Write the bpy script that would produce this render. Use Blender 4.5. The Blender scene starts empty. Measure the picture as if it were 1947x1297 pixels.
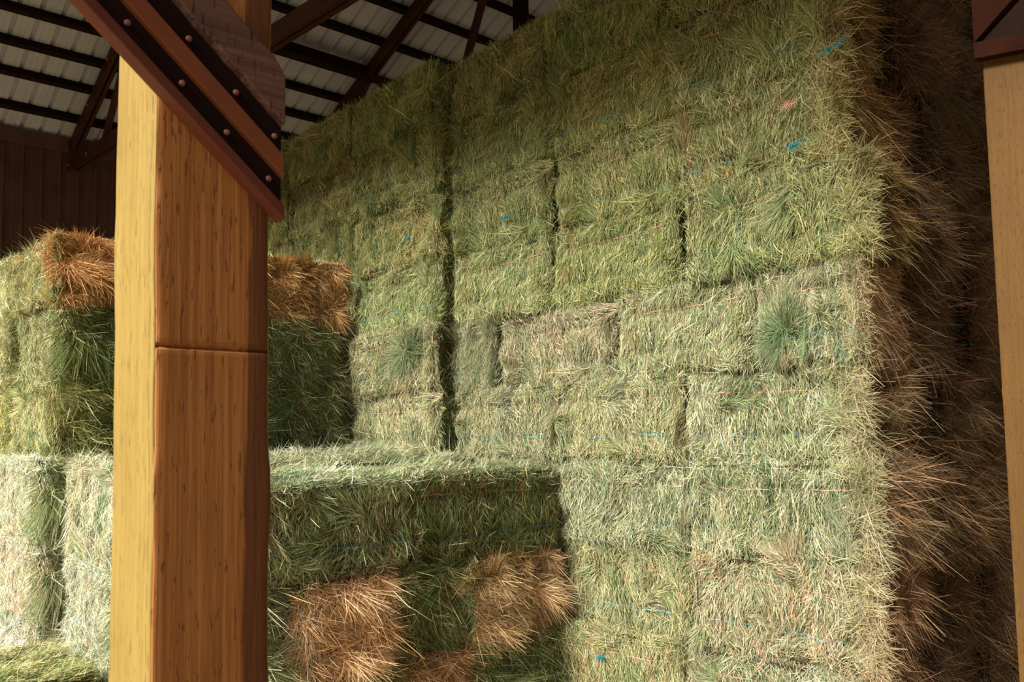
import bpy, math, random
import numpy as np
from mathutils import Vector, Matrix

# ------------------------------------------------------------------ camera
# world: x runs along the eave, y across the barn (away from the open side), z up, ground z = 0
EYE = 1.54
F_PX, TILT, ROLL, YAW = 1650.0, math.radians(4.3), math.radians(1.0), math.atan2(.745, .667)
scene = bpy.context.scene
col = scene.collection
cam_data = bpy.data.cameras.new('camera')
cam = bpy.data.objects.new('camera', cam_data)
col.objects.link(cam)
fw = Vector((math.cos(YAW) * math.cos(TILT), math.sin(YAW) * math.cos(TILT), math.sin(TILT)))
rt = Vector((math.sin(YAW), -math.cos(YAW), 0))
up = rt.cross(fw)
r2 = rt * math.cos(ROLL) - up * math.sin(ROLL)
u2 = up * math.cos(ROLL) + rt * math.sin(ROLL)
cam.matrix_world = Matrix(((r2.x, u2.x, -fw.x, 0), (r2.y, u2.y, -fw.y, 0), (r2.z, u2.z, -fw.z, EYE), (0, 0, 0, 1)))
cam_data.sensor_width = 36
cam_data.lens = F_PX / 1947 * 36
cam_data.shift_y = 57.4 / 1947
cam_data.clip_start = 0.05
cam_data.dof.use_dof = True
cam_data.dof.focus_distance = 4.6
cam_data.dof.aperture_fstop = 14
scene.camera = cam

# ------------------------------------------------------------------ light
scene.view_settings.view_transform = 'Standard'
scene.view_settings.look = 'None'
scene.view_settings.exposure = 0.0
scene.view_settings.gamma = 1.0
scene.view_settings.use_curve_mapping = False
SUN_EL, SUN_AZ = math.radians(36), math.radians(0.5)
sd = bpy.data.lights.new('sun', 'SUN')
sd.energy = 11.0
sd.angle = math.radians(18)
sd.color = (1.0, .93, .80)
sun = bpy.data.objects.new('sun', sd)
col.objects.link(sun)
to_sun = Vector((-math.cos(SUN_EL) * math.cos(SUN_AZ), -math.cos(SUN_EL) * math.sin(SUN_AZ), math.sin(SUN_EL)))
sun.rotation_euler = to_sun.to_track_quat('Z', 'Y').to_euler()
sun.location = to_sun * 12 + Vector((0, 0, 3))
world = bpy.data.worlds.new('world')
scene.world = world
world.use_nodes = True
wn = world.node_tree.nodes
wl = world.node_tree.links
sky = wn.new('ShaderNodeTexSky')
sky.sky_type = 'NISHITA'
sky.sun_disc = False
sky.sun_elevation = SUN_EL
sky.sun_rotation = math.atan2(to_sun.x, to_sun.y)
sky.dust_density = 3.0
wn['Background'].inputs['Strength'].default_value = 0.037
wl.new(sky.outputs[0], wn['Background'].inputs['Color'])
scene.cycles.max_bounces = 6
scene.cycles.diffuse_bounces = 3
scene.cycles.transparent_max_bounces = 2

R = random.Random(7)


# ------------------------------------------------------------------ helpers
def tag(o, label=None, cat=None, group=None, kind=None):
    if label: o['label'] = label
    if cat: o['category'] = cat
    if group: o['group'] = group
    if kind: o['kind'] = kind
    return o


def empty(name, loc, rotz=0):
    o = bpy.data.objects.new(name, None)
    col.objects.link(o)
    o.location = loc
    o.rotation_euler = (0, 0, rotz)
    o.empty_display_size = .1
    return o


class MB:
    """collects polygons of one mesh"""
    def __init__(s):
        s.v, s.f = [], []

    def add(s, vs, fs):
        n = len(s.v)
        s.v += [tuple(p) for p in vs]
        s.f += [tuple(i + n for i in f) for f in fs]
        return s

    def box(s, lo, hi):
        x0, y0, z0 = lo
        x1, y1, z1 = hi
        return s.add([(x0, y0, z0), (x1, y0, z0), (x1, y1, z0), (x0, y1, z0), (x0, y0, z1), (x1, y0, z1), (x1, y1, z1), (x0, y1, z1)],
                     [(0, 3, 2, 1), (4, 5, 6, 7), (0, 1, 5, 4), (1, 2, 6, 5), (2, 3, 7, 6), (3, 0, 4, 7)])

    def bar(s, a, b, w, h, side):
        """box from a to b; side = direction of its width w, h across it"""
        a, b = Vector(a), Vector(b)
        d = (b - a).normalized()
        sx = Vector(side).normalized()
        sx = (sx - d * sx.dot(d)).normalized()
        hz = d.cross(sx)
        P = [p + sx * (i * w / 2) + hz * (j * h / 2) for p in (a, b) for i, j in ((-1, -1), (1, -1), (1, 1), (-1, 1))]
        return s.add(P, [(0, 1, 2, 3), (7, 6, 5, 4), (0, 4, 5, 1), (1, 5, 6, 2), (2, 6, 7, 3), (3, 7, 4, 0)])

    def prism(s, poly, y0, y1):
        """polygon in x-z extruded along y"""
        n = len(poly)
        vs = [(x, y0, z) for x, z in poly] + [(x, y1, z) for x, z in poly]
        return s.add(vs, [tuple(range(n)), tuple(range(2 * n - 1, n - 1, -1))] + [(i, i + n, (i + 1) % n + n, (i + 1) % n) for i in range(n)])

    def disc(s, c, axis, r, h, n=10):
        c, a = Vector(c), Vector(axis).normalized()
        t = a.orthogonal().normalized()
        q = a.cross(t)
        ring = [t * math.cos(k * math.tau / n) + q * math.sin(k * math.tau / n) for k in range(n)]
        vs = [c + p * r for p in ring] + [c + p * r * .8 + a * h * .8 for p in ring] + [c + a * h]
        return s.add(vs, [(k, (k + 1) % n, (k + 1) % n + n, k + n) for k in range(n)] + [(k + n, (k + 1) % n + n, 2 * n) for k in range(n)])

    def build(s, name, m, parent=None, bevel=0):
        me = bpy.data.meshes.new(name)
        me.from_pydata(s.v, [], s.f)
        import bmesh
        bm = bmesh.new(); bm.from_mesh(me)
        bmesh.ops.recalc_face_normals(bm, faces=bm.faces)
        bm.to_mesh(me); bm.free()
        me.materials.append(m)
        o = bpy.data.objects.new(name, me)
        col.objects.link(o)
        if parent: o.parent = parent
        if bevel:
            b = o.modifiers.new('bevel', 'BEVEL')
            b.width = bevel
            b.segments = 2
            b.limit_method = 'ANGLE'
        return o


def mat(name):
    m = bpy.data.materials.new(name)
    m.use_nodes = True
    nt = m.node_tree
    return m, nt, nt.nodes, nt.links, nt.nodes['Principled BSDF']


def ramp(n, stops):
    r = n.new('ShaderNodeValToRGB')
    e = r.color_ramp.elements
    while len(e) < len(stops): e.new(.5)
    for k, (p, c) in enumerate(stops):
        e[k].position = p
        e[k].color = (*c, 1)
    return r


def noise(n, l, scale, detail=4, vec=None, stretch=None, rough=.55):
    t = n.new('ShaderNodeTexNoise')
    t.inputs['Scale'].default_value = scale
    t.inputs['Detail'].default_value = detail
    t.inputs['Roughness'].default_value = rough
    if vec is not None:
        if stretch:
            mp = n.new('ShaderNodeMapping')
            mp.inputs['Scale'].default_value = stretch
            l.new(vec, mp.inputs[0])
            vec = mp.outputs[0]
        l.new(vec, t.inputs['Vector'])
    return t


def mixc(n, l, fac, a, b, mode='MIX'):
    m = n.new('ShaderNodeMix')
    m.data_type = 'RGBA'
    m.blend_type = mode
    for sock, val in ((m.inputs[0], fac), (m.inputs[6], a), (m.inputs[7], b)):
        if hasattr(val, 'links'): l.new(val, sock)
        elif isinstance(val, (int, float)): sock.default_value = val
        else: sock.default_value = (*val, 1)
    return m.outputs[2]


# ------------------------------------------------------------------ materials
def wood_material(name, light, dark, fleck, stretch=(60, 60, 2.2), rough=.75, stain=None, bump=.35, crack=None, fleck_amt=1.):
    m, nt, n, l, bs = mat(name)
    tc = n.new('ShaderNodeTexCoord').outputs['Object']
    g = noise(n, l, 1.6, 5, tc, stretch)
    g2 = noise(n, l, 1.2, 3, tc, tuple(s * .22 for s in stretch))
    fl = noise(n, l, 1.0, 2, tc, (240, 240, 34))
    big = noise(n, l, 3.0, 2, tc)
    c = mixc(n, l, ramp_out(n, l, g.outputs[0], .35, .68), dark, light)
    c = mixc(n, l, ramp_out(n, l, g2.outputs[0], .42, .7, .0, .55), c, dark)
    c = mixc(n, l, ramp_out(n, l, fl.outputs[0], .60, .66, 0, fleck_amt), c, fleck)
    c = mixc(n, l, ramp_out(n, l, big.outputs[0], .35, .75, .0, .35), c, fleck)
    if stain:
        sep = n.new('ShaderNodeSeparateXYZ'); l.new(tc, sep.inputs[0])
        for axis, lo, hi, colr, amt in stain:
            w = noise(n, l, 1.0, 3, tc, (6, 6, 2.6))
            a = n.new('ShaderNodeMath'); a.operation = 'MULTIPLY_ADD'
            l.new(w.outputs[0], a.inputs[0]); a.inputs[1].default_value = .05
            l.new(sep.outputs[axis], a.inputs[2])
            c = mixc(n, l, ramp_out(n, l, a.outputs[0], lo, hi, .0, amt), c, colr)
    if crack:
        sp = n.new('ShaderNodeSeparateXYZ'); l.new(tc, sp.inputs[0])
        w = noise(n, l, 1.0, 4, tc, (0, 0, 7))
        a = n.new('ShaderNodeMath'); a.operation = 'MULTIPLY_ADD'
        l.new(w.outputs[0], a.inputs[0]); a.inputs[1].default_value = .02
        l.new(sp.outputs[1], a.inputs[2])
        d = n.new('ShaderNodeMath'); d.operation = 'SUBTRACT'
        l.new(a.outputs[0], d.inputs[0]); d.inputs[1].default_value = crack
        e = n.new('ShaderNodeMath'); e.operation = 'ABSOLUTE'; l.new(d.outputs[0], e.inputs[0])
        brk = noise(n, l, 1.0, 2, tc, (0, 0, 30))
        f = n.new('ShaderNodeMath'); f.operation = 'MULTIPLY'
        l.new(ramp_out(n, l, e.outputs[0], .0009, .0004), f.inputs[0])
        l.new(ramp_out(n, l, brk.outputs[0], .42, .5), f.inputs[1])
        c = mixc(n, l, f.outputs[0], c, (.05, .025, .008))
    l.new(c, bs.inputs['Base Color'])
    bs.inputs['Roughness'].default_value = rough
    bs.inputs['Specular IOR Level'].default_value = .25
    b = n.new('ShaderNodeBump')
    b.inputs['Strength'].default_value = bump
    b.inputs['Distance'].default_value = .004
    l.new(g.outputs[0], b.inputs['Height'])
    b2 = n.new('ShaderNodeBump')
    b2.invert = True
    b2.inputs['Strength'].default_value = .22
    b2.inputs['Distance'].default_value = .004
    l.new(ramp_out(n, l, fl.outputs[0], .60, .68), b2.inputs['Height'])
    l.new(b.outputs[0], b2.inputs['Normal'])
    l.new(b2.outputs[0], bs.inputs['Normal'])
    return m


def ramp_out(n, l, src, a, b, lo=0., hi=1.):
    mr = n.new('ShaderNodeMapRange')
    mr.inputs['From Min'].default_value = a
    mr.inputs['From Max'].default_value = b
    mr.inputs['To Min'].default_value = lo
    mr.inputs['To Max'].default_value = hi
    l.new(src, mr.inputs['Value'])
    return mr.outputs[0]


def plain_material(name, c1, c2, scale=6, rough=.6, metal=0., stretch=None, bump=.0, spec=.3):
    m, nt, n, l, bs = mat(name)
    tc = n.new('ShaderNodeTexCoord').outputs['Object']
    g = noise(n, l, scale, 6, tc, stretch)
    l.new(mixc(n, l, ramp_out(n, l, g.outputs[0], .35, .68), c1, c2), bs.inputs['Base Color'])
    bs.inputs['Roughness'].default_value = rough
    bs.inputs['Metallic'].default_value = metal
    bs.inputs['Specular IOR Level'].default_value = spec
    if bump:
        b = n.new('ShaderNodeBump')
        b.inputs['Strength'].default_value = bump
        b.inputs['Distance'].default_value = .01
        l.new(g.outputs[0], b.inputs['Height'])
        l.new(b.outputs[0], bs.inputs['Normal'])
    return m


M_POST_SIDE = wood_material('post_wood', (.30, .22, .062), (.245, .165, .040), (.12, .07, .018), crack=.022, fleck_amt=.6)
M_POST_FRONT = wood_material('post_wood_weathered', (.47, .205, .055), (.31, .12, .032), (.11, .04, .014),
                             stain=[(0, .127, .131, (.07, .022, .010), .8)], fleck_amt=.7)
M_POST_RIGHT = wood_material('post_wood_tan', (.125, .064, .014), (.098, .047, .010), (.06, .03, .01))
M_BRACE_WOOD = wood_material('brace_plank_wood', (.20, .10, .07), (.07, .035, .028), (.03, .014, .012), stretch=(2.2, 30, 60))
M_STEEL_RED = plain_material('red_oxide_steel', (.115, .030, .014), (.075, .020, .010), 5, .55, 0, None, .1)
M_STEEL_ORANGE = plain_material('orange_oxide_steel', (.20, .062, .022), (.13, .038, .014), 5, .5)
M_STEEL_DARK = plain_material('dark_brown_steel', (.016, .006, .005), (.010, .0045, .004), 8, .8, spec=.08)
M_BOLT = plain_material('bolt_steel', (.28, .12, .10), (.2, .09, .08), 30, .5)
M_TRUSS = plain_material('truss_steel', (.055, .017, .009), (.03, .010, .006), 4, .6)
M_PURLIN = plain_material('purlin_paint', (.020, .010, .007), (.012, .007, .005), 4, .8, spec=.1)
M_ROOF = plain_material('roof_sheet', (.50, .57, .68), (.43, .49, .58), 3, .5, 0, (1, .2, 1))
M_SIDING = plain_material('brown_siding', (.13, .072, .055), (.095, .052, .04), 3, .55)
M_DIRT = plain_material('straw_littered_dirt', (.34, .24, .13), (.20, .135, .07), 9, .95, bump=.4)


def hay_material(name):
    m, nt, n, l, bs = mat(name)
    at = n.new('ShaderNodeAttribute'); at.attribute_name = 'stem'
    oi = n.new('ShaderNodeObjectInfo')
    c = mixc(n, l, 1.0, at.outputs['Color'], oi.outputs['Color'], 'MULTIPLY')
    l.new(c, bs.inputs['Base Color'])
    bs.inputs['Roughness'].default_value = .62
    bs.inputs['Specular IOR Level'].default_value = .25
    tr = n.new('ShaderNodeBsdfTranslucent')
    l.new(c, tr.inputs['Color'])
    mx = n.new('ShaderNodeMixShader')
    mx.inputs[0].default_value = .18
    l.new(bs.outputs[0], mx.inputs[1]); l.new(tr.outputs[0], mx.inputs[2])
    l.new(mx.outputs[0], n['Material Output'].inputs['Surface'])
    return m


M_HAY = hay_material('hay_stems')
M_TWINE_PINK = plain_material('pink_twine', (.62, .36, .28), (.55, .27, .21), 60, .8)
M_TWINE_BLUE = plain_material('blue_twine', (.10, .34, .42), (.16, .42, .50), 60, .8)


# ------------------------------------------------------------------ hay bales
# local bale: x length, y thickness, z height; corner at origin-centre bottom: x in +-L/2, y in +-D/2, z in 0..Hh
BL, BD, BH = 1.0, .38, .462


def smooth_noise(rng, shape_u, shape_v, amp):
    g = rng.normal(0, amp, (shape_u + 3, shape_v + 3))

    def f(u, v):
        x = np.clip(u, 0, .9999) * shape_u
        y = np.clip(v, 0, .9999) * shape_v
        i = x.astype(int); j = y.astype(int)
        a = x - i; b = y - j
        a = a * a * (3 - 2 * a); b = b * b * (3 - 2 * b)
        return (g[i, j] * (1 - a) * (1 - b) + g[i + 1, j] * a * (1 - b) + g[i, j + 1] * (1 - a) * b + g[i + 1, j + 1] * a * b)
    return f


PAL_GREEN = np.array([(.40, .43, .25), (.29, .33, .15), (.20, .27, .12), (.60, .59, .40), (.10, .16, .07), (.38, .26, .13), (.38, .47, .33), (.54, .42, .27)])
W_GREEN = np.array([.26, .20, .14, .13, .09, .05, .09, .06])
PAL_BROWN = np.array([(.52, .32, .16), (.64, .43, .24), (.38, .21, .09), (.74, .56, .36), (.24, .12, .05), (.42, .36, .18)])
W_BROWN = np.array([.30, .26, .16, .12, .10, .06])
PAL_DARK = np.array([(.24, .29, .12), (.16, .22, .09), (.34, .35, .16), (.46, .46, .27), (.11, .15, .07), (.30, .19, .08)])
W_DARK = np.array([.28, .24, .2, .1, .12, .06])
PAL_MIXEND = np.array([(.30, .18, .09), (.44, .29, .15), (.21, .12, .06), (.50, .42, .25), (.13, .08, .04), (.24, .22, .10)])
W_MIXEND = np.array([.26, .22, .2, .12, .12, .08])
PALS = {'green': (PAL_GREEN, W_GREEN), 'brown': (PAL_BROWN, W_BROWN), 'dark': (PAL_DARK, W_DARK), 'mixend': (PAL_MIXEND, W_MIXEND)}

FACES = {  # centre, U axis, V axis, normal, size U, size V
    'F': ((0, BD / 2, BH / 2), (-1, 0, 0), (0, 0, 1), (0, 1, 0), BL, BH),
    'T': ((0, 0, BH), (1, 0, 0), (0, 1, 0), (0, 0, 1), BL, BD),
    'E': ((-BL / 2, 0, BH / 2), (0, -1, 0), (0, 0, 1), (-1, 0, 0), BD, BH),
    'X': ((BL / 2, 0, BH / 2), (0, 1, 0), (0, 0, 1), (1, 0, 0), BD, BH),
}
STR_V = (.13, .34)     # heights of the two strings


class Stems:
    def __init__(s):
        s.V, s.C, s.n = [], [], 0
        s.quads, s.tris = [], []

    def add(s, P0, D, B, L, W, WV, C):
        """ribbons: base P0, direction D, bend vector B (unit-less), length L, width W, width direction WV, colour C"""
        n = len(P0)
        L = L[:, None]; W = W[:, None]
        pm = P0 + D * L * .5 + B * L * .12
        pt = P0 + D * L + B * L * .5
        v = np.stack([P0 - WV * W * .5, P0 + WV * W * .5, pm + WV * W * .45, pm - WV * W * .45, pt + WV * W * .12, pt - WV * W * .12], 1)
        s.V.append(v.reshape(-1, 3))
        s.C.append(np.repeat(C, 6, 0))
        base = s.n + np.arange(n)[:, None] * 6
        s.quads.append(base + np.array([[0, 1, 2, 3]]))
        s.quads.append(base + np.array([[3, 2, 4, 5]]))
        s.n += n * 6


def norm(a):
    return a / np.maximum(np.linalg.norm(a, axis=1, keepdims=True), 1e-9)


def make_bale_mesh(name, seed, faces, tufts=4):
    rng = np.random.default_rng(seed)
    st = Stems()
    verts, quads, cols = [], [], []
    bumpf = {}
    # rounded, bumpy core
    nu, nv, nw = 26, 10, 13
    core = {}

    def surf(face, u, v, dent=True):
        """outward offset of the surface at u,v in 0..1 on a face"""
        su, sv = FACES[face][4], FACES[face][5]
        eu = np.minimum(u, 1 - u) * su
        ev = np.minimum(v, 1 - v) * sv
        r = .045
        o = -(np.clip(r - eu, 0, r) / r) ** 2 * (.018 if su == BL else .03) - (np.clip(r - ev, 0, r) / r) ** 2 * .030
        o = o + bumpf[face](u, v)
        if face in 'FEX' and dent:
            for q in STR_V:
                o = o - .018 * np.exp(-((v * sv - q) / .028) ** 2)
        return o

    for fc in FACES:
        bumpf[fc] = smooth_noise(rng, 8 if fc in 'FT' else 4, 4, .014)
    bumpf['K'] = bumpf['F']
    # core grid per face (six faces, slightly inset, edges pulled in to meet)
    allf = dict(FACES)
    allf['K'] = ((0, -BD / 2, BH / 2), (1, 0, 0), (0, 0, 1), (0, -1, 0), BL, BH)
    allf['D'] = ((0, 0, 0), (1, 0, 0), (0, -1, 0), (0, 0, -1), BL, BD)
    for fc, (c, U, V, N, su, sv) in allf.items():
        a = 20 if su == BL else 8
        b = 8
        uu, vv = np.meshgrid(np.linspace(0, 1, a + 1), np.linspace(0, 1, b + 1), indexing='ij')
        uu = uu.ravel(); vv = vv.ravel()
        inset = .014
        P = np.array(c) + np.outer((uu - .5) * (su - 2 * inset), U) + np.outer((vv - .5) * (sv - 2 * inset), V)
        o = np.full(len(uu), -inset)
        edge = (uu < .001) | (uu > .999) | (vv < .001) | (vv > .999)
        if fc in FACES:
            o = o + np.where(edge, 0, surf(fc, uu, vv) - .004)
        P = P + np.outer(o, N)
        base = st.n
        st.V.append(P)
        g = .5 + .5 * rng.random((len(uu), 1))
        st.C.append(np.array([[.06, .05, .022]]) * g)  # dark core colour paints in the shade deep between stems
        idx = np.arange((a + 1) * (b + 1)).reshape(a + 1, b + 1) + base
        st.quads.append(np.stack([idx[:-1, :-1], idx[1:, :-1], idx[1:, 1:], idx[:-1, 1:]], -1).reshape(-1, 4))
        st.n += len(uu)

    for fc, spec in faces.items():
        c, U, V, N, su, sv = [np.array(q, float) if isinstance(q, tuple) else q for q in FACES[fc]]
        n = spec['n']
        mode = spec.get('mode', 'flat')
        pal, wts = PALS[spec.get('pal', 'green')]
        u = rng.random(n) * 1.03 - .015
        v = rng.random(n) * 1.03 - .015
        # colour: patchy by flake, with brightness by stem
        nfl = 13 if su == BL else 6
        hue = smooth_noise(rng, nfl * 2, 4, 1.0)(u, v)
        lw = np.log(wts)[None, :] + hue[:, None] * rng.normal(0, .8, (1, len(wts))) + \
            smooth_noise(rng, nfl, 3, 1.0)(u, v)[:, None] * rng.normal(0, .8, (1, len(wts)))
        pw = np.exp(lw); pw /= pw.sum(1, keepdims=True)
        pick = (pw.cumsum(1) < rng.random((n, 1))).sum(1).clip(0, len(wts) - 1)
        C = pal[pick] * rng.normal(1, .33, (n, 1)).clip(.25, 1.9)
        # direction in the face plane
        fld = smooth_noise(rng, 6, 4, .38)(u, v) + smooth_noise(rng, nfl * 2, 3, .25)(u, v)
        if fc == 'T':
            ang = fld * 1.2 + rng.normal(0, .38, n) + np.where(rng.random(n) < .5, 0, math.pi)
        else:
            vm = v * sv
            mess = np.clip(np.abs(vm - sv * .5) / (sv * .5) * 1.5 - .55, 0, 1)
            ang = math.pi / 2 + fld * (1 + mess) + rng.normal(0, .32, n) * (1 + 1.4 * mess)
            ang = ang + np.where(rng.random(n) < .5, 0, math.pi)
        depth = -.024 + .032 * rng.random(n) ** 1.8
        L = (.026 + rng.gamma(2.1, .0145, n)).clip(.02, .16)
        lift = np.abs(rng.normal(.10, .15, n)) + (rng.random(n) < .05) * rng.random(n) * .5
        if mode == 'bushy':
            sp = spec.get('spread', .75)
            lift = np.abs(rng.normal(.55, .35, n))
            pnt = smooth_noise(rng, 4, 5, 1.0)
            lift = lift * (1 + .25 * pnt(u, v))
            # flakes fan down or up around string lines
            away = np.zeros(n)
            for q in STR_V:
                away = away + np.tanh((v * sv - q) / .03) * np.exp(-np.abs(v * sv - q) / .06)
            ang = rng.normal(0, 1, n) * sp + smooth_noise(rng, 3, 3, .9)(u, v) - 1.2 + away * .8
            L = (.035 + rng.gamma(2.4, spec.get('len', .024), n)).clip(.04, .24)
            clump = np.exp(smooth_noise(rng, 4, 5, .42)(u, v))
            edge = np.clip(np.minimum(np.minimum(v, 1 - v) * sv, np.minimum(u, 1 - u) * su) / .09, 0, 1)
            L = (L * clump * (.45 + .6 * edge)).clip(.03, .24)
            C = C * (.8 + .25 * np.clip(clump, .5, 1.6))[:, None]
        # tufts: stems fan out of a point
        nt = spec.get('tufts', tufts)
        for k in range(nt):
            cu, cv = rng.random(), rng.random()
            rad = rng.uniform(.04, .10) * (1 + .5 * np.sin(3 * np.arctan2((v - cv), (u - cu)) + cu * 9)) * rng.uniform(.7, 1.15, n)
            du = (u - cu) * su; dv = (v - cv) * sv
            rr = np.hypot(du, dv)
            m_ = rr < rad
            a0 = rng.uniform(0, math.tau)
            rel = np.arctan2(dv, du)
            ang = np.where(m_, a0 + .55 * np.sin(rel - a0) + rng.normal(0, .16, n), ang)
            lift = np.where(m_, .22 + .5 * rr / rad * rng.random(n), lift)
            L = np.where(m_, L * 1.25, L)
            tone = pal[rng.integers(len(pal))] if rng.random() < .6 else np.array((.16, .26, .10))
            tw_ = rng.uniform(.05, .5)
            C = np.where(m_[:, None], C * (1 - tw_) + tone[None, :] * tw_, C)
        if spec.get('bigtuft'):
            cu, cv = spec['bigtuft']
            du = (u - cu) * su; dv = (v - cv) * sv
            rr = np.hypot(du, dv) / (.17 + .05 * np.sin(np.arctan2(dv, du) * 2 + 1))
            m_ = (rr < 1) & (rng.random(n) < .85)
            ang = np.where(m_, np.arctan2(dv, du) + rng.normal(0, .22, n), ang)
            lift = np.where(m_, .30 + .3 * rng.random(n) - .25 * rr, lift)
            L = np.where(m_, L * 1.7, L)
            gcol = np.array([(.055, .115, .045)]) * rng.uniform(.6, 1.5, (n, 1))
            C = np.where(m_[:, None], C * .25 * (1 + rr[:, None]) + gcol * (1.1 - .4 * rr[:, None]), C)
        if spec.get('flare') is not None:
            k_ = np.clip((u - .80) / .20, 0, 1) * (rng.random(n) < .75)
            ang = np.where(k_ > .05, ang * (1 - k_) + k_ * (rng.normal(-.35, .75, n)), ang)
            lift = lift + k_ * .35 * rng.random(n)
            L = L * (1 + .9 * k_)
            C = C * (1 - k_[:, None] * .5) + np.array([(.50, .40, .22)]) * k_[:, None] * .5
        fl_ = rng.random(n) < spec.get('fly', .012)
        lift = np.where(fl_, rng.uniform(.5, 1.2, n), lift)
        L = np.where(fl_, L * 1.5, L)
        off = surf(fc, np.clip(u, 0, 1), np.clip(v, 0, 1)) + depth
        P = c + np.outer((u - .5) * su, U) + np.outer((v - .5) * sv, V) + np.outer(off, N)
        inpl = np.outer(np.cos(ang), U) + np.outer(np.sin(ang), V)
        if mode == 'flat':  # centre the stem on its point
            D = norm(inpl * np.cos(lift)[:, None] + np.outer(np.sin(lift), N))
            P = P - inpl * (L * .35)[:, None]
            bend = norm(rng.normal(0, 1, (n, 3)) - .35 * N) * rng.gamma(2, .17, (n, 1)).clip(0, 1)
        else:
            D = norm(inpl * np.cos(lift)[:, None] + np.outer(np.sin(lift), N))
            P = P - D * (L * .18)[:, None]
            bend = np.array([[0, 0, -1.0]]) * rng.gamma(2, .13, (n, 1)).clip(0, .8) + rng.normal(0, .12, (n, 3))
        # keep flat stems from diving through the neighbours' faces: nothing to do, hay interlocks
        WV = norm(np.cross(D, np.repeat(N[None, :], n, 0) + rng.normal(0, .45, (n, 3))))
        W = rng.uniform(.0016, .0038, n) * spec.get('w', 1.0)
        st.add(P, D, bend, L, W, WV, C)

    V = np.concatenate(st.V).astype(np.float32)
    C = np.concatenate(st.C).astype(np.float32)
    Q = np.concatenate(st.quads).astype(np.int32)
    me = bpy.data.meshes.new(name)
    me.vertices.add(len(V)); me.vertices.foreach_set('co', V.ravel())
    me.loops.add(Q.size); me.loops.foreach_set('vertex_index', Q.ravel())
    me.polygons.add(len(Q))
    me.polygons.foreach_set('loop_start', np.arange(0, Q.size, 4, dtype=np.int32))
    me.polygons.foreach_set('loop_total', np.full(len(Q), 4, dtype=np.int32))
    at = me.attributes.new('stem', 'FLOAT_COLOR', 'POINT')
    at.data.foreach_set('color', np.concatenate([C, np.ones((len(C), 1), np.float32)], 1).ravel())
    me.materials.append(M_HAY)
    me.update()
    return me, surf


def make_twine_mesh(name, seed, h, m, surf, proud):
    """a string looped round the bale lengthwise at height h: a tube with stray fibres"""
    rng = np.random.default_rng(seed)
    pts = []
    for fc in ('F', 'E', 'K', 'X'):
        if fc == 'K':
            c, U, V, N, su, sv = (0, -BD / 2, BH / 2), (1, 0, 0), (0, 0, 1), (0, -1, 0), BL, BH
        else:
            c, U, V, N, su, sv = FACES[fc]
        k = 44 if su == BL else 12
        t = (np.arange(k) + .5) / k
        o = (surf(fc, t, np.full(k, h / BH)) if fc != 'K' else np.full(k, -.02)) + proud
        o = o + rng.normal(0, .0016, k) - .004 + .007 * np.sin(t * math.pi * rng.uniform(3, 7) + rng.random() * 6)
        p = np.array(c) + np.outer((t - .5) * (su - .02), U) + np.outer(np.full(k, h - BH / 2), V) + np.outer(o, N)
        p[:, 2] += rng.normal(0, .0022, k) + .008 * np.sin(t * math.pi * rng.uniform(.5, 2) + rng.random() * 6) * (su == BL)
        pts.append(p)
    P = np.concatenate(pts)
    n = len(P)
    T = norm(np.roll(P, -1, 0) - np.roll(P, 1, 0))
    up_ = np.array([[0, 0, 1.0]])
    S = norm(np.cross(T, np.repeat(up_, n, 0)))
    Uz = np.cross(S, T)
    vs, fs = [], []
    K = 5
    for i in range(n):
        for k in range(K):
            a = k * math.tau / K + i * .6
            vs.append(P[i] + (S[i] * math.cos(a) + Uz[i] * math.sin(a)) * .0024)
    for i in range(n):
        j = (i + 1) % n
        for k in range(K):
            fs.append((i * K + k, i * K + (k + 1) % K, j * K + (k + 1) % K, j * K + k))
    for i in range(0, n):
        for _ in range(4):
            b = P[i]
            d = T[i] * rng.normal(0, 1) + Uz[i] * rng.normal(0, .28) + S[i] * rng.normal(0, .15)
            d = d / np.linalg.norm(d) * rng.uniform(.015, .04)
            q = len(vs)
            vs += [b + Uz[i] * .0011, b - Uz[i] * .0011, b + d]
            fs.append((q, q + 1, q + 2))
    me = bpy.data.meshes.new(name)
    me.from_pydata([tuple(v) for v in vs], [], fs)
    me.materials.append(m)
    return me


VARIANTS = {}


def variants(kind, count, faces, tufts=4, seed=100):
    out = []
    for k in range(count):
        me, surf = make_bale_mesh('hay_' + kind, seed + k, faces, tufts)
        pr = [.009, .003, .007, -.001, .010][k % 5]
        tw = [make_twine_mesh('twine', seed + k * 2 + 1, STR_V[1], M_TWINE_PINK, surf, pr),
              make_twine_mesh('twine', seed + k * 2 + 2, STR_V[0], M_TWINE_BLUE, surf, [.004, .010, .000, .008, .003][k % 5])]
        out.append((me, tw))
    VARIANTS[kind] = out


variants('wall', 10, {'F': dict(n=18000), 'T': dict(n=2600), 'E': dict(n=4200)}, seed=100)
variants('corner', 6, {'F': dict(n=17000, flare=1, fly=.02), 'E': dict(n=4300, mode='bushy', pal='mixend', len=.036, fly=.03, spread=.9)}, seed=200)
variants('tuft', 1, {'F': dict(n=17000, bigtuft=(.70, .62), fly=.02), 'T': dict(n=2000), 'E': dict(n=2600, pal='dark')}, seed=260)
variants('corner_tuft', 1, {'F': dict(n=16000, bigtuft=(.25, .35), flare=1, fly=.02), 'E': dict(n=4300, mode='bushy', pal='mixend', len=.036, fly=.03, spread=.9)}, seed=270)
variants('side', 6, {'E': dict(n=4300, mode='bushy', pal='mixend', len=.036, fly=.03, spread=.9)}, seed=300)
variants('long', 4, {'F': dict(n=11000, pal='dark', w=1.1), 'T': dict(n=8000, w=1.1), 'X': dict(n=5000)}, tufts=5, seed=400)
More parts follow.
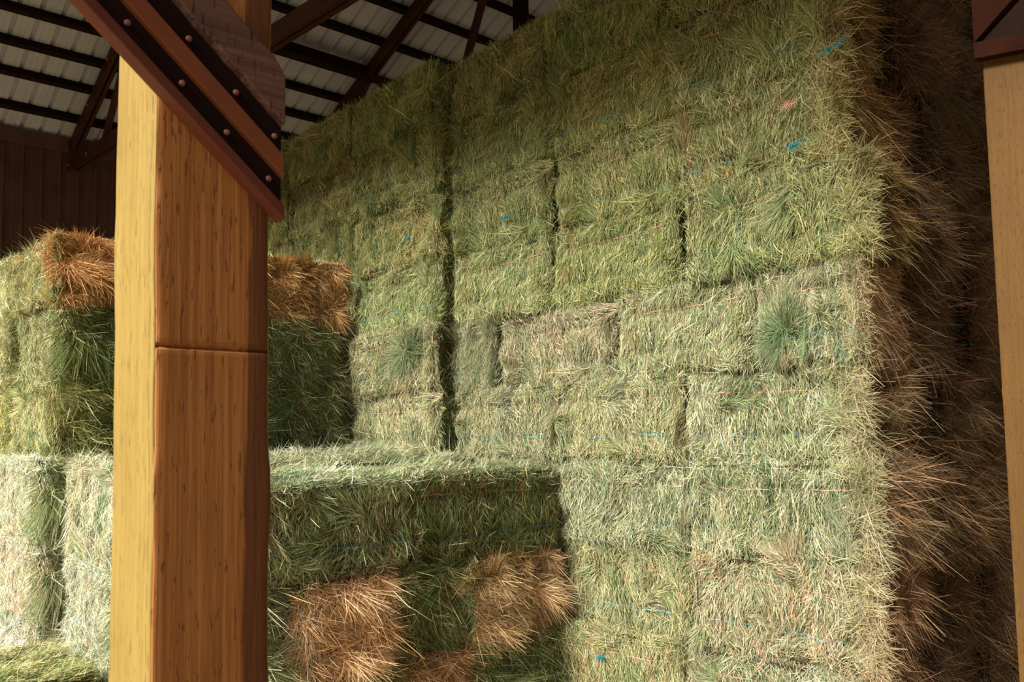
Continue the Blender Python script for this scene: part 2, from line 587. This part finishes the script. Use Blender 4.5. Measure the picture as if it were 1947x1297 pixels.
variants('top', 3, {'T': dict(n=8000, w=1.1), 'X': dict(n=5200)}, seed=500)
variants('green_end', 4, {'E': dict(n=6500, mode='bushy', pal='dark', len=.026, spread=1.1), 'F': dict(n=11000), 'T': dict(n=3500)}, seed=600)
variants('brown_end', 4, {'E': dict(n=8500, mode='bushy', pal='brown', len=.024, spread=.9), 'F': dict(n=9000), 'T': dict(n=4500, pal='brown')}, seed=700)

cycle = {k: 0 for k in VARIANTS}


def bale(kind, lo, hi, rotz, label, group, tint=(1, 1, 1), jit=.010, tilt=.008, which=None):
    """a bale filling the box lo..hi; rotz 90 -> length along y, 180 -> length along x"""
    if which is None:
        which = cycle[kind] % len(VARIANTS[kind])
        cycle[kind] += R.choice((1, 1, 3))
    me, tw = VARIANTS[kind][which]
    o = bpy.data.objects.new('hay_bale', me)
    col.objects.link(o)
    sx, sy, sz = (hi[0] - lo[0]), (hi[1] - lo[1]), (hi[2] - lo[2])
    if rotz % 180 == 90: o.scale = (sy / BL, sx / BD, sz / BH)
    else: o.scale = (sx / BL, sy / BD, sz / BH)
    o.location = ((lo[0] + hi[0]) / 2 + R.gauss(0, jit), (lo[1] + hi[1]) / 2 + R.gauss(0, jit * .5), lo[2])
    o.rotation_euler = (R.gauss(0, tilt), R.gauss(0, tilt * .5), math.radians(rotz) + R.gauss(0, tilt))
    b = R.gauss(1, .06)
    o.color = (tint[0] * b * R.gauss(1, .03), tint[1] * b, tint[2] * b * R.gauss(1, .06), 1)
    tag(o, label, 'hay bale', group)
    for m_, lb in zip(tw, ('pink twine', 'blue twine')):
        c = bpy.data.objects.new('twine', m_)
        c.parent = o
        c['label'] = lb
        col.objects.link(c)
    return o


ORD = ['first', 'second', 'third', 'fourth', 'fifth', 'sixth', 'seventh', 'eighth', 'ninth', 'tenth']
XW = 3.70                                   # face of the tall stack
YB = [1.80, 2.81, 3.79, 4.74, 5.82, 6.85, 7.85]
PITCH = .465
STAG = {(c, k): (R.uniform(-.045, .045) if 0 < c < 6 and c != 3 else R.uniform(-.015, .015)) for c in range(7) for k in range(9)}
for c in range(6):
    for k in range(9):
        if k == 4 and c < 3: continue
        z0 = k * PITCH
        y0, y1 = YB[c], YB[c + 1]
        x0 = XW - (.14 if c >= 3 else 0) + R.uniform(-.02, .02)
        ca = (R.uniform(-.06, .05) if k < 6 else R.uniform(.01, .08)) if c == 0 else 0
        g = .012
        # narrower bales where the photograph shows dark holes
        cut0 = {(1, 5): .05, (0, 5): .0, (2, 3): .0, (3, 4): .0}.get((c, k), 0)
        cut1 = {(0, 5): .05, (1, 4): .0, (2, 4): .12, (2, 2): .05, (1, 6): .05}.get((c, k), 0)
        top = 9 - k
        pos = 'topmost' if top == 1 else ('bottommost' if top == 9 else ORD[top - 1] + ' from top')
        tone = 'olive' if k >= 6 else ('green' if k >= 4 else 'pale green')
        where = 'in the right corner column of the tall stack' if c == 0 else \
            f'{ORD[c]} column left of the tall stack\'s right corner'
        yel = max(0, k - 3) / 5  # yellow tint rising up the stack paints in the warm light there
        bale('corner' if c == 0 else ('tuft' if (c, k) == (3, 4) else 'wall'), (x0, y0 + g + cut0 + STAG[c, k] + ca, z0), (x0 + .38, y1 - g - cut1 + STAG[c + 1, k], z0 + PITCH - .004), 90,
             f'{tone} hay bale, {pos}, {where}', 'hay bales of the tall stack wall',
             tint=(.92 + .02 * yel, .88 + .06 * yel, .90 - .32 * yel), jit=.014, tilt=.020)
# the fifth course from the top is laid with its joints offset, leaving dark holes
for i, (ya, yb) in enumerate(((1.80, 2.33), (2.37, 3.235), (3.30, 4.235), (4.31, 4.74))):
    bale('corner_tuft' if i == 0 else 'wall', (XW, ya, 4 * PITCH), (XW + .38, yb, 5 * PITCH - .004 - (.03 if i == 2 else 0)), 90,
         ('short pale hay bale', 'long pale hay bale', 'long pale hay bale', 'short pale hay bale')[i] + ' in the tall stack\'s fifth course from top, ' +
         ('at the right corner', 'second from the corner', 'between two dark holes', 'beside the vertical gap')[i],
         'hay bales of the tall stack wall', jit=.012, tilt=.01, tint=(.92, .88, .90))
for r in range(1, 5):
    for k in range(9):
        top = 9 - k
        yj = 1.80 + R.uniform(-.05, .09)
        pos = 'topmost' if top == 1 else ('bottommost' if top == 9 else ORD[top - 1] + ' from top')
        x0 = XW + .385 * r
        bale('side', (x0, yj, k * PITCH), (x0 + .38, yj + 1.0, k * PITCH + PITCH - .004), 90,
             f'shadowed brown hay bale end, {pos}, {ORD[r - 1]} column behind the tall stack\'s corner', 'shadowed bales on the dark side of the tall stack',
             tint=(.48, .43, .40), jit=.012)  # dark tint paints the stack's shaded side into the hay colour

# knots and frayed ends of twine that stand out of the wall
def twine_knot(pos, m, w, seed, label):
    rg = random.Random(seed)
    best = None
    for o in col.objects:
        if o.name.startswith('hay_bale') and o.parent is None and abs(o.location.x - pos[0]) < .4:
            d = abs(o.location.y - pos[1]) + abs(o.location.z + .23 - pos[2]) * 2
            if best is None or d < best[0]: best = (d, o)
    b = best[1]
    mb = MB()
    for k in range(70):
        y = rg.gauss(0, w * .4)
        c = Vector((-.012 + rg.gauss(0, .004), y, -y * .25 + rg.gauss(0, .004)))
        d = Vector((rg.gauss(-.3, .4), rg.gauss(0, 1), rg.gauss(0, .45))).normalized() * rg.uniform(.012, .035)
        n_ = d.cross(Vector((1, .2, .1))).normalized() * .0013
        mb.add([c - n_, c + n_, c + d + n_ * .4, c + d - n_ * .4], [(0, 1, 2, 3)])
    # put the knot into the bale's own space, keeping its size in the world
    Mw = Matrix.LocRotScale(b.location, b.rotation_euler, b.scale).inverted()
    mb.v = [tuple(Mw @ (Vector(v) + Vector(pos))) for v in mb.v]
    o = mb.build('twine_knot', m, b)
    o['label'] = label


M_TWINE_TEAL = plain_material('teal_twine', (.01, .19, .23), (.015, .25, .30), 60, .8)
twine_knot((3.66, 1.85, EYE + 1.735), M_TWINE_TEAL, .07, 1, 'bright teal frayed twine knot')
twine_knot((3.66, 4.11, EYE + 1.405), M_TWINE_TEAL, .025, 2, 'small teal twine knot')
twine_knot((3.66, 3.37, EYE - 1.24), M_TWINE_TEAL, .03, 3, 'small teal twine knot')
twine_knot((3.66, 2.08, EYE + 1.535), M_TWINE_PINK, .05, 4, 'frayed pink twine knot')
twine_knot((3.66, 2.07, EYE + 1.33), M_TWINE_TEAL, .03, 5, 'small teal twine knot')
twine_knot((3.53, 5.0, EYE + 1.41), M_TWINE_TEAL, .02, 6, 'small teal twine knot')

# front block, against the tall stack: lengthwise bales on top, end-on bales below
HB = EYE
g1 = 'hay bales of the low front block'
zc = [HB - 1.54, HB - 1.11, HB - .645, HB - .155]
rowname = ['front row', 'second row', 'third row', 'fourth row', 'rear row']
for r in range(5):
    for j, (xa, xb) in enumerate(((2.60, 3.66), (1.47, 2.58))):
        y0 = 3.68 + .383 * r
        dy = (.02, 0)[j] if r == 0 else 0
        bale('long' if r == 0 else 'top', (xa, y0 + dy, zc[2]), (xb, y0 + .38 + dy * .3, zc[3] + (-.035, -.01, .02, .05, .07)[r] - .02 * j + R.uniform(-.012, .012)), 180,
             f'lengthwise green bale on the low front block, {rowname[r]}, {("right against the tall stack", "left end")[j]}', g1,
             jit=.008, tint=(1.0, 1.0, 1.08) if j == 0 else (1.5, 1.45, 1.8))  # left-end tint lifted, painting strong sunlight into the hay
ends = [(1.47, 1.95, 'green_end', 'dark green'), (1.95, 2.50, 'brown_end', 'bright brown'), (2.51, 2.95, 'green_end', 'dark green'),
        (2.955, 3.42, 'brown_end', 'brown'), (3.42, 3.685, 'brown_end', 'narrow brown')]
names = ['at the left end behind the post', 'right beside the big wooden post', 'between the two brown bale ends', 'second from the tall stack', 'against the tall stack']
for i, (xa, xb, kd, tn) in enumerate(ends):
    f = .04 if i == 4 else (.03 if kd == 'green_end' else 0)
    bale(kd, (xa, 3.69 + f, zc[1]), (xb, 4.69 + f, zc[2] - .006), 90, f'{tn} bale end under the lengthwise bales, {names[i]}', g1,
         tint=(1.6, 1.55, 1.9) if i == 0 else ((1.15, 1.28, 1.35) if kd == 'brown_end' else (1, 1, 1)), jit=.006)  # leftmost bale tinted near white to paint in direct sun
kinds0 = ['green_end', 'green_end', 'brown_end', 'green_end', 'green_end']
for i, (xa, xb, kd, tn) in enumerate(ends):
    bale(kinds0[i], (xa, 3.70, zc[0]), (xb, 4.70, zc[1] - .006), 90,
         f'{"brown" if i == 2 else "green"} ground-level bale end below the one {names[i]}', g1, jit=.006)
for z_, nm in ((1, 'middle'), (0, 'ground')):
    bale('green_end', (1.47, 4.72, zc[z_]), (1.93, 5.58, zc[z_ + 1] - .006), 90, f'sunlit pale bale in the {nm} course at the front block\'s rear left', g1, jit=.006, tint=(1.6, 1.55, 2.0))  # over-bright tint stands in for sun glare on these left bales

# back pile, taller, behind the front block
g2 = 'hay bales of the back left pile'
P2 = .487
xs2 = [1.45, 1.92, 2.39, 2.86, 3.29, 3.58]
cname = ['leftmost column', 'second column from left', 'middle column', 'second column from right', 'rightmost column']
rn2 = ['bottom', 'second lowest', 'third lowest', 'third highest', 'second highest', 'top']
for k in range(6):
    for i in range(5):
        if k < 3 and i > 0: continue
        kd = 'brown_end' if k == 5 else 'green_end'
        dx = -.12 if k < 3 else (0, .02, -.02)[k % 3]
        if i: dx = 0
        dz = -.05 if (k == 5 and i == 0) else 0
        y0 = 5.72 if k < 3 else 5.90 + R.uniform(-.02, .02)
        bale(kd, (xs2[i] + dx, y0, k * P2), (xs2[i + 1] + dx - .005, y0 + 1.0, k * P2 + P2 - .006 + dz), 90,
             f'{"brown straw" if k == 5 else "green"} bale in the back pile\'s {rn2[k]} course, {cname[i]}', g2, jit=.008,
             tint=((1.7, 1.62, 2.1) if k < 3 else (1.12, 1.08, 1.0) if i == 0 else (1, 1, 1)) if k != 5 else (1.0, .90, .72))  # lower courses brightened by tint, painting in the glare of direct sun
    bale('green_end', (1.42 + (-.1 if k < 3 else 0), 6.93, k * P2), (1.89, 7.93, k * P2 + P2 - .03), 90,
         f'sunlit bale at far left edge, {rn2[k]} course of the back pile\'s rear', g2, jit=.012, tint=(1.7, 1.62, 2.1) if k < 3 else (1.35, 1.28, 1.15))  # tint paints direct sun on the left edge, strongest in lower courses
# loose base bale lying out to the left
bale('top', (.55, 4.60, 0), (1.36, 5.0, .44), 180, 'flat lying bale on the ground in the bottom left corner, nearer one', 'low bales at the bottom left', tint=(1.4, 1.35, 1.2), jit=.004)
bale('top', (.55, 5.02, 0), (1.36, 5.42, .45), 180, 'flat lying bale on the ground in the bottom left corner, farther one', 'low bales at the bottom left', tint=(1.4, 1.35, 1.2), jit=.004)

# ------------------------------------------------------------------ posts
def wood_post(name, x0, x1, y0, y1, h, fine, mats, seed):
    """square timber with wavy faces, worn corners, a saw kerf and small chips"""
    rng = np.random.default_rng(seed)
    zs = np.concatenate([np.arange(0, fine[0], .1), np.arange(fine[0], fine[1], .004), np.arange(fine[1], h + .05, .1)])
    w, d = x1 - x0, y1 - y0
    per = []
    m = 22
    for (ax, ay, bx, by) in ((x0, y0, x1, y0), (x1, y0, x1, y1), (x1, y1, x0, y1), (x0, y1, x0, y0)):
        for k in range(m):
            t = k / m
            t = .5 - .5 * math.cos(t * math.pi) if True else t
            per.append((ax + (bx - ax) * t, ay + (by - ay) * t))
    per = np.array(per)
    cx, cy = (x0 + x1) / 2, (y0 + y1) / 2
    n = len(per)
    rad = per - np.array([cx, cy])
    corner = np.array([min(abs(abs(p[0]) - w / 2) + abs(abs(p[1]) - d / 2), 1) for p in rad])
    sd_ = np.array([min(np.hypot(*(p - q)) for q in ((x0, y0), (x1, y0), (x1, y1), (x0, y1))) for p in per])
    g = rng.normal(0, 1, (len(zs) // 8 + 3, 4))
    V = []
    for i, z in enumerate(zs):
        ii = i / 8
        a = int(ii); f = ii - a
        gg = g[a] * (1 - f) + g[a + 1] * f
        q = 1 - (.0026 + .0007 * gg[0]) / (w / 2) * np.exp(-(sd_ / .003))
        P = rad * q[:, None]
        if name == 'wooden_post' and fine[2] is not None:
            kz = fine[2]
            front = np.arange(n) < m
            # the face above the saw line is cut a touch deeper than below it
            step = np.where(z > kz, .0007, 0) + (.0042 * math.exp(-((z - kz) / .0026) ** 2))
            P[:, 1] = P[:, 1] + np.where(front, step, 0)
            wob = .0012 * math.sin(z * 9 + 1) + .0006 * math.sin(z * 31)
            P[:, 0] = P[:, 0] + wob
        V += [(cx + p[0], cy + p[1], z) for p in P]
    fs, mi = [], []
    for i in range(len(zs) - 1):
        for k in range(n):
            fs.append((i * n + k, i * n + (k + 1) % n, (i + 1) * n + (k + 1) % n, (i + 1) * n + k))
            mi.append(k // m)
    fs.append(tuple(range(n - 1, -1, -1))); mi.append(0)
    fs.append(tuple(range((len(zs) - 1) * n, len(zs) * n))); mi.append(0)
    o3 = Vector((x0, y0, 0))
    me = bpy.data.meshes.new(name)
    me.from_pydata([tuple(Vector(v) - o3) for v in V], [], fs)
    for m_ in mats: me.materials.append(m_)
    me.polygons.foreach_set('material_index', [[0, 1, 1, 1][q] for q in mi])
    for p in me.polygons: p.use_smooth = False
    o = bpy.data.objects.new(name, me)
    o.location = o3
    col.objects.link(o)
    return o


ROOF_E, ROOF_P, Y0, Y1 = 4.12 + EYE, .4167, .98, 12.72
YR = (Y0 + Y1) / 2


def roof_z(y):
    return ROOF_E + ROOF_P * (min(y - Y0, Y1 - y))


W_ = .14
p1 = wood_post('wooden_post', .3425, .4825, .978, 1.118, 5.35, (1.0, 2.4, 1.54 + .108), (M_POST_FRONT, M_POST_SIDE), 3)
tag(p1, 'thick square wooden post in the left foreground with a sunlit left face', 'post')
p2 = wood_post('wooden_post', 3.30, 3.44, .98, 1.12, 5.35, (.2, 3.4, None), (M_POST_RIGHT, M_POST_RIGHT), 4)
tag(p2, 'tan wooden post cut off by the right edge of the picture', 'post')

# ------------------------------------------------------------------ knee brace on the near post
kb = empty('knee_brace', (.4875, .951, EYE + .267))
tag(kb, 'dark red steel and timber knee brace bolted across the foreground post', 'brace')
dv = Vector((-.759, 0, .651))
nv_ = Vector((.651, 0, .759))
XE = .0005


def strip(t0, t1, ya, yb, length=.62, wav=0, seed=1):
    """a strip of the brace from offset t0 to t1 across it, cut plumb at the post's right edge (local coordinates)"""
    rg = random.Random(seed)

    def at(t, q, w):
        z = (t - XE * nv_.x) / nv_.z
        o = (rg.gauss(0, w) if w and q > 0 else 0)
        return (XE + dv.x * q * length + nv_.x * o, z + dv.z * q * length + nv_.z * o)
    n = 26 if wav else 1
    lo = [at(t0, q / n, wav * .5) for q in range(n + 1)]
    hi = [at(t1, q / n, wav) for q in range(n + 1)]
    if wav:
        hi[0] = at(t1 - .006, 0, 0)
        hi.insert(1, at(t1 + .0005, .018, 0))
    mb = MB()
    return mb.prism(lo + hi[::-1], ya, yb)


def add_strip(name, t0, t1, ya, yb, m, bevel=.0012, **k):
    return strip(t0, t1, ya, yb, **k).build(name, m, kb, bevel)


add_strip('flange', .000, .013, .002, .026, M_STEEL_RED)
add_strip('web_plate', .013, .040, .013, .026, M_STEEL_DARK, 0)
add_strip('flange', .040, .061, .004, .026, M_STEEL_ORANGE)['label'] = 'orange brown middle flange'
add_strip('web_plate', .061, .090, .013, .026, M_STEEL_DARK, 0)
pk = add_strip('timber_plank', .090, .140, .000, .026, M_BRACE_WOOD, .002, wav=.0011, seed=5)
pk['label'] = 'weathered grey brown timber plank'


def bolt_at(s_, t, y):
    base = Vector((XE, 0, 0)) + nv_ * (t - XE * nv_.x) + dv * s_
    b = Vector((base.x, y, base.z))
    o = MB().disc(b, (0, -1, 0), .0036, .003).build('bolt', M_BOLT, kb)
    return o


for s_ in (.035, .105, .175, .255, .34):
    bolt_at(s_ + .01, .028, .013)
for s_ in (.065, .13, .205, .29):
    bolt_at(s_ + .01, .074, .013)

M_BRACKET = plain_material('dark_red_bracket', (.030, .010, .006), (.018, .006, .004), 6, .9, spec=.03)
# ------------------------------------------------------------------ bracket at the right post
rb = empty('post_bracket', (3.25, 1.05, EYE + 1.3))
tag(rb, 'dark red bracket with a rising plank at the top of the right post', 'bracket')


def yz_prism(poly, xa, xb):
    n = len(poly)
    b = MB()
    vs = [(xa, y, z) for y, z in poly] + [(xb, y, z) for y, z in poly]
    b.add(vs, [tuple(range(n)), tuple(range(2 * n - 1, n - 1, -1))] + [(i, i + n, (i + 1) % n + n, (i + 1) % n) for i in range(n)])
    b.v = [(v[0] - 3.25, v[1] - 1.05, v[2] - EYE - 1.3) for v in b.v]
    return b


yz_prism([(1.13, EYE + 1.318), (.80, EYE + 1.275), (.80, EYE + 1.33), (1.13, EYE + 1.378)], 3.255, 3.30).build('flange', M_BRACKET, rb, .002)
yz_prism([(1.13, EYE + 1.375), (1.13, EYE + 1.75), (.62, EYE + 2.15), (.62, EYE + 1.80)], 3.258, 3.298).build('plank', M_BRACKET, rb, .003)
yz_prism([(1.12, EYE + 1.33), (1.12, EYE + 1.378), (.80, EYE + 1.62), (.80, EYE + 1.31)], 3.280, 3.299).build('web_plate', M_STEEL_DARK, rb)

# ------------------------------------------------------------------ roof, walls, floor
RX0, RX1 = .15, 14.0


def ribbed(name, length_axis, x0, x1, a, b, m, pitch=.2286, rib=.045, nrm=(0, 0, 1)):
    """ribbed sheet spanning x0..x1, running from point a(y,z) to b(y,z); ribs stand out along nrm"""
    prof = []
    x = x0
    while x < x1:
        for dx, h in ((0, 0), (.016, 1), (.040, 1), (.056, 0), (.105, 0), (.109, .12), (.117, .12), (.121, 0), (.165, 0), (.169, .12), (.177, .12), (.181, 0)):
            prof.append((x + dx, h * rib))
        x += pitch
    prof.append((x1 + .2, 0))
    nrm = Vector(nrm)
    vs, fs = [], []
    for (yy, zz) in (a, b):
        for px, h in prof:
            vs.append((px + nrm.x * h, yy + nrm.y * h, zz + nrm.z * h))
    for (yy, zz) in (a, b):
        for px, h in prof:
            vs.append((px + nrm.x * (h + .003), yy + nrm.y * (h + .003), zz + nrm.z * (h + .003)))
    n = len(prof)
    for i in range(n - 1):
        fs.append((i, i + 1, n + i + 1, n + i))
        fs.append((2 * n + i, 3 * n + i, 3 * n + i + 1, 2 * n + i + 1))
    mb = MB(); mb.v = vs; mb.f = fs
    me = bpy.data.meshes.new(name)
    me.from_pydata(vs, [], fs)
    me.materials.append(m)
    o = bpy.data.objects.new(name, me)
    col.objects.link(o)
    o['kind'] = 'structure'
    return o


sn = Vector((0, ROOF_P, 1)).normalized()
sn2 = Vector((0, -ROOF_P, 1)).normalized()
ribbed('ceiling', 'y', RX0, RX1, (Y1 + .25, ROOF_E - .25 * ROOF_P + .09), (YR, roof_z(YR) + .09), M_ROOF, nrm=sn)
ribbed('ceiling', 'y', RX0, RX1, (Y0 - .45, ROOF_E - .45 * ROOF_P + .09), (YR, roof_z(YR) + .09), M_ROOF, nrm=sn2)
ribbed('wall_back', 'z', -1.2, RX1, (Y1 + .02, 0), (Y1 + .02, ROOF_E + .04), M_SIDING, nrm=(0, -1, 0))
MB().box((-1.2, Y1 - .06, ROOF_E - .12), (RX1, Y1 + .01, ROOF_E + .05)).build('trim_1', M_SIDING)['kind'] = 'structure'
# unseen gable siding added above the open bay; lower edge shades the upper stack
GZ = EYE + 3.88
mbg = MB()
mbg.add([(.16, Y0 - .3, GZ), (.16, Y1, GZ), (.16, Y1, ROOF_E), (.16, YR, roof_z(YR)), (.16, Y0 - .3, ROOF_E),
         (.19, Y0 - .3, GZ), (.19, Y1, GZ), (.19, Y1, ROOF_E), (.19, YR, roof_z(YR)), (.19, Y0 - .3, ROOF_E)],
        [(0, 1, 2, 3, 4), (9, 8, 7, 6, 5), (0, 5, 6, 1), (1, 6, 7, 2), (2, 7, 8, 3), (3, 8, 9, 4), (4, 9, 5, 0)])
mbg.build('wall_left_shade', M_SIDING)['kind'] = 'structure'
MB().box((RX1, -6, 0), (RX1 + .05, Y1 + .1, 8)).build('wall_right', M_SIDING)['kind'] = 'structure'
fl = MB().box((-14, -12, -.05), (RX1, Y1 + .3, 0)).build('floor', M_DIRT)
fl['kind'] = 'structure'

# purlins: dark timbers along x under the sheets
for k, y in enumerate([12.28, 11.73, 11.27, 10.80, 10.30, 9.70, 9.15, 8.6, 8.05, 7.5]):
    z = roof_z(y) + .035
    pu = empty('roof_purlin', (RX0, y, z))
    o = MB().bar((RX0 + .02, y, z), (RX1 - .02, y, z), .075, .10, (0, 1, -ROOF_P)).build('roof_purlin', M_PURLIN)
    bpy.data.objects.remove(pu)
    tag(o, f'dark roof purlin under the metal sheets, {"lowest, nearest the brown wall" if k == 0 else ORD[k] + " up from the brown wall"}', 'purlin', 'roof purlins')
o = MB().bar((3.3, 10.1, 5.12 + EYE - .02), (6.5, 10.1, 5.12 + EYE - .02), .09, .22, (0, 1, -ROOF_P)).build('roof_beam', M_PURLIN)
lip = MB().bar((3.3, 10.02, 5.03 + EYE), (6.5, 10.02, 5.03 + EYE), .012, .02, (0, 1, 0)).build('bottom_flange', M_TRUSS, o)
tag(o, 'deep dark beam with a reddish lower edge between two roof trusses', 'beam')


def truss(x, label, zb0, zb1, name='roof_truss'):
    t = empty(name, (x, Y0, ROOF_E))
    o3 = Vector((x, Y0, ROOF_E))

    def L(p): return Vector(p) - o3

    def member(nm, a, b, w, h, m=M_TRUSS, dx=0):
        MB().bar(L((x + dx, *a)), L((x + dx, *b)), w, h, (1, 0, 0)).build(nm, m, t, .002)
    off = -.10
    for dx in (-.035, .035):
        member('top_chord', (Y1 - .03, roof_z(Y1) + off), (YR, roof_z(YR) + off), .045, .17, dx=dx)
        member('top_chord', (Y0, roof_z(Y0) + off), (YR, roof_z(YR) + off), .045, .17, dx=dx)
        member('bottom_chord', (Y1 - .05, zb0), (Y0, zb1), .045, .16, dx=dx)

    def zb(y): return zb1 + (zb0 - zb1) * (y - Y0) / (Y1 - Y0)
    member('king_post', (YR + .1, roof_z(YR) - .1), (YR + .1, zb(YR)), .10, .16, M_STEEL_DARK)
    for ya, yb in ((YR + .15, YR + 1.6), (YR + 3.2, YR + 1.6), (YR + 3.2, YR + 4.5), (YR - .15, YR - 1.6), (YR - 3.2, YR - 1.6), (YR - 3.2, YR - 4.5)):
        member('web', (ya, roof_z(ya) - .12), (yb, zb(yb)), .06, .09)
    member('heel_plate', (Y1 - .10, roof_z(Y1) + .02), (Y1 - .10, zb(Y1) - .10), .11, .14, M_STEEL_RED)
    for y, z in ((Y1 - .1, zb(Y1)), (Y1 - .9, zb(Y1 - .9)), (Y1 - .9, roof_z(Y1 - .9) - .1), (Y1 - 1.7, roof_z(Y1 - 1.7) - .1)):
        MB().disc(L((x - .06, y, z)), (-1, 0, 0), .022, .015).build('bolt', M_BOLT, t)
    tag(t, label, 'roof truss', 'steel roof trusses')
    return t


truss(3.32, 'red brown roof truss meeting the brown wall left of the foreground post', EYE + 3.80, EYE + 3.10)
truss(6.45, 'dark roof truss just above the top edge of the tall hay stack', EYE + 3.80, EYE + 3.10)
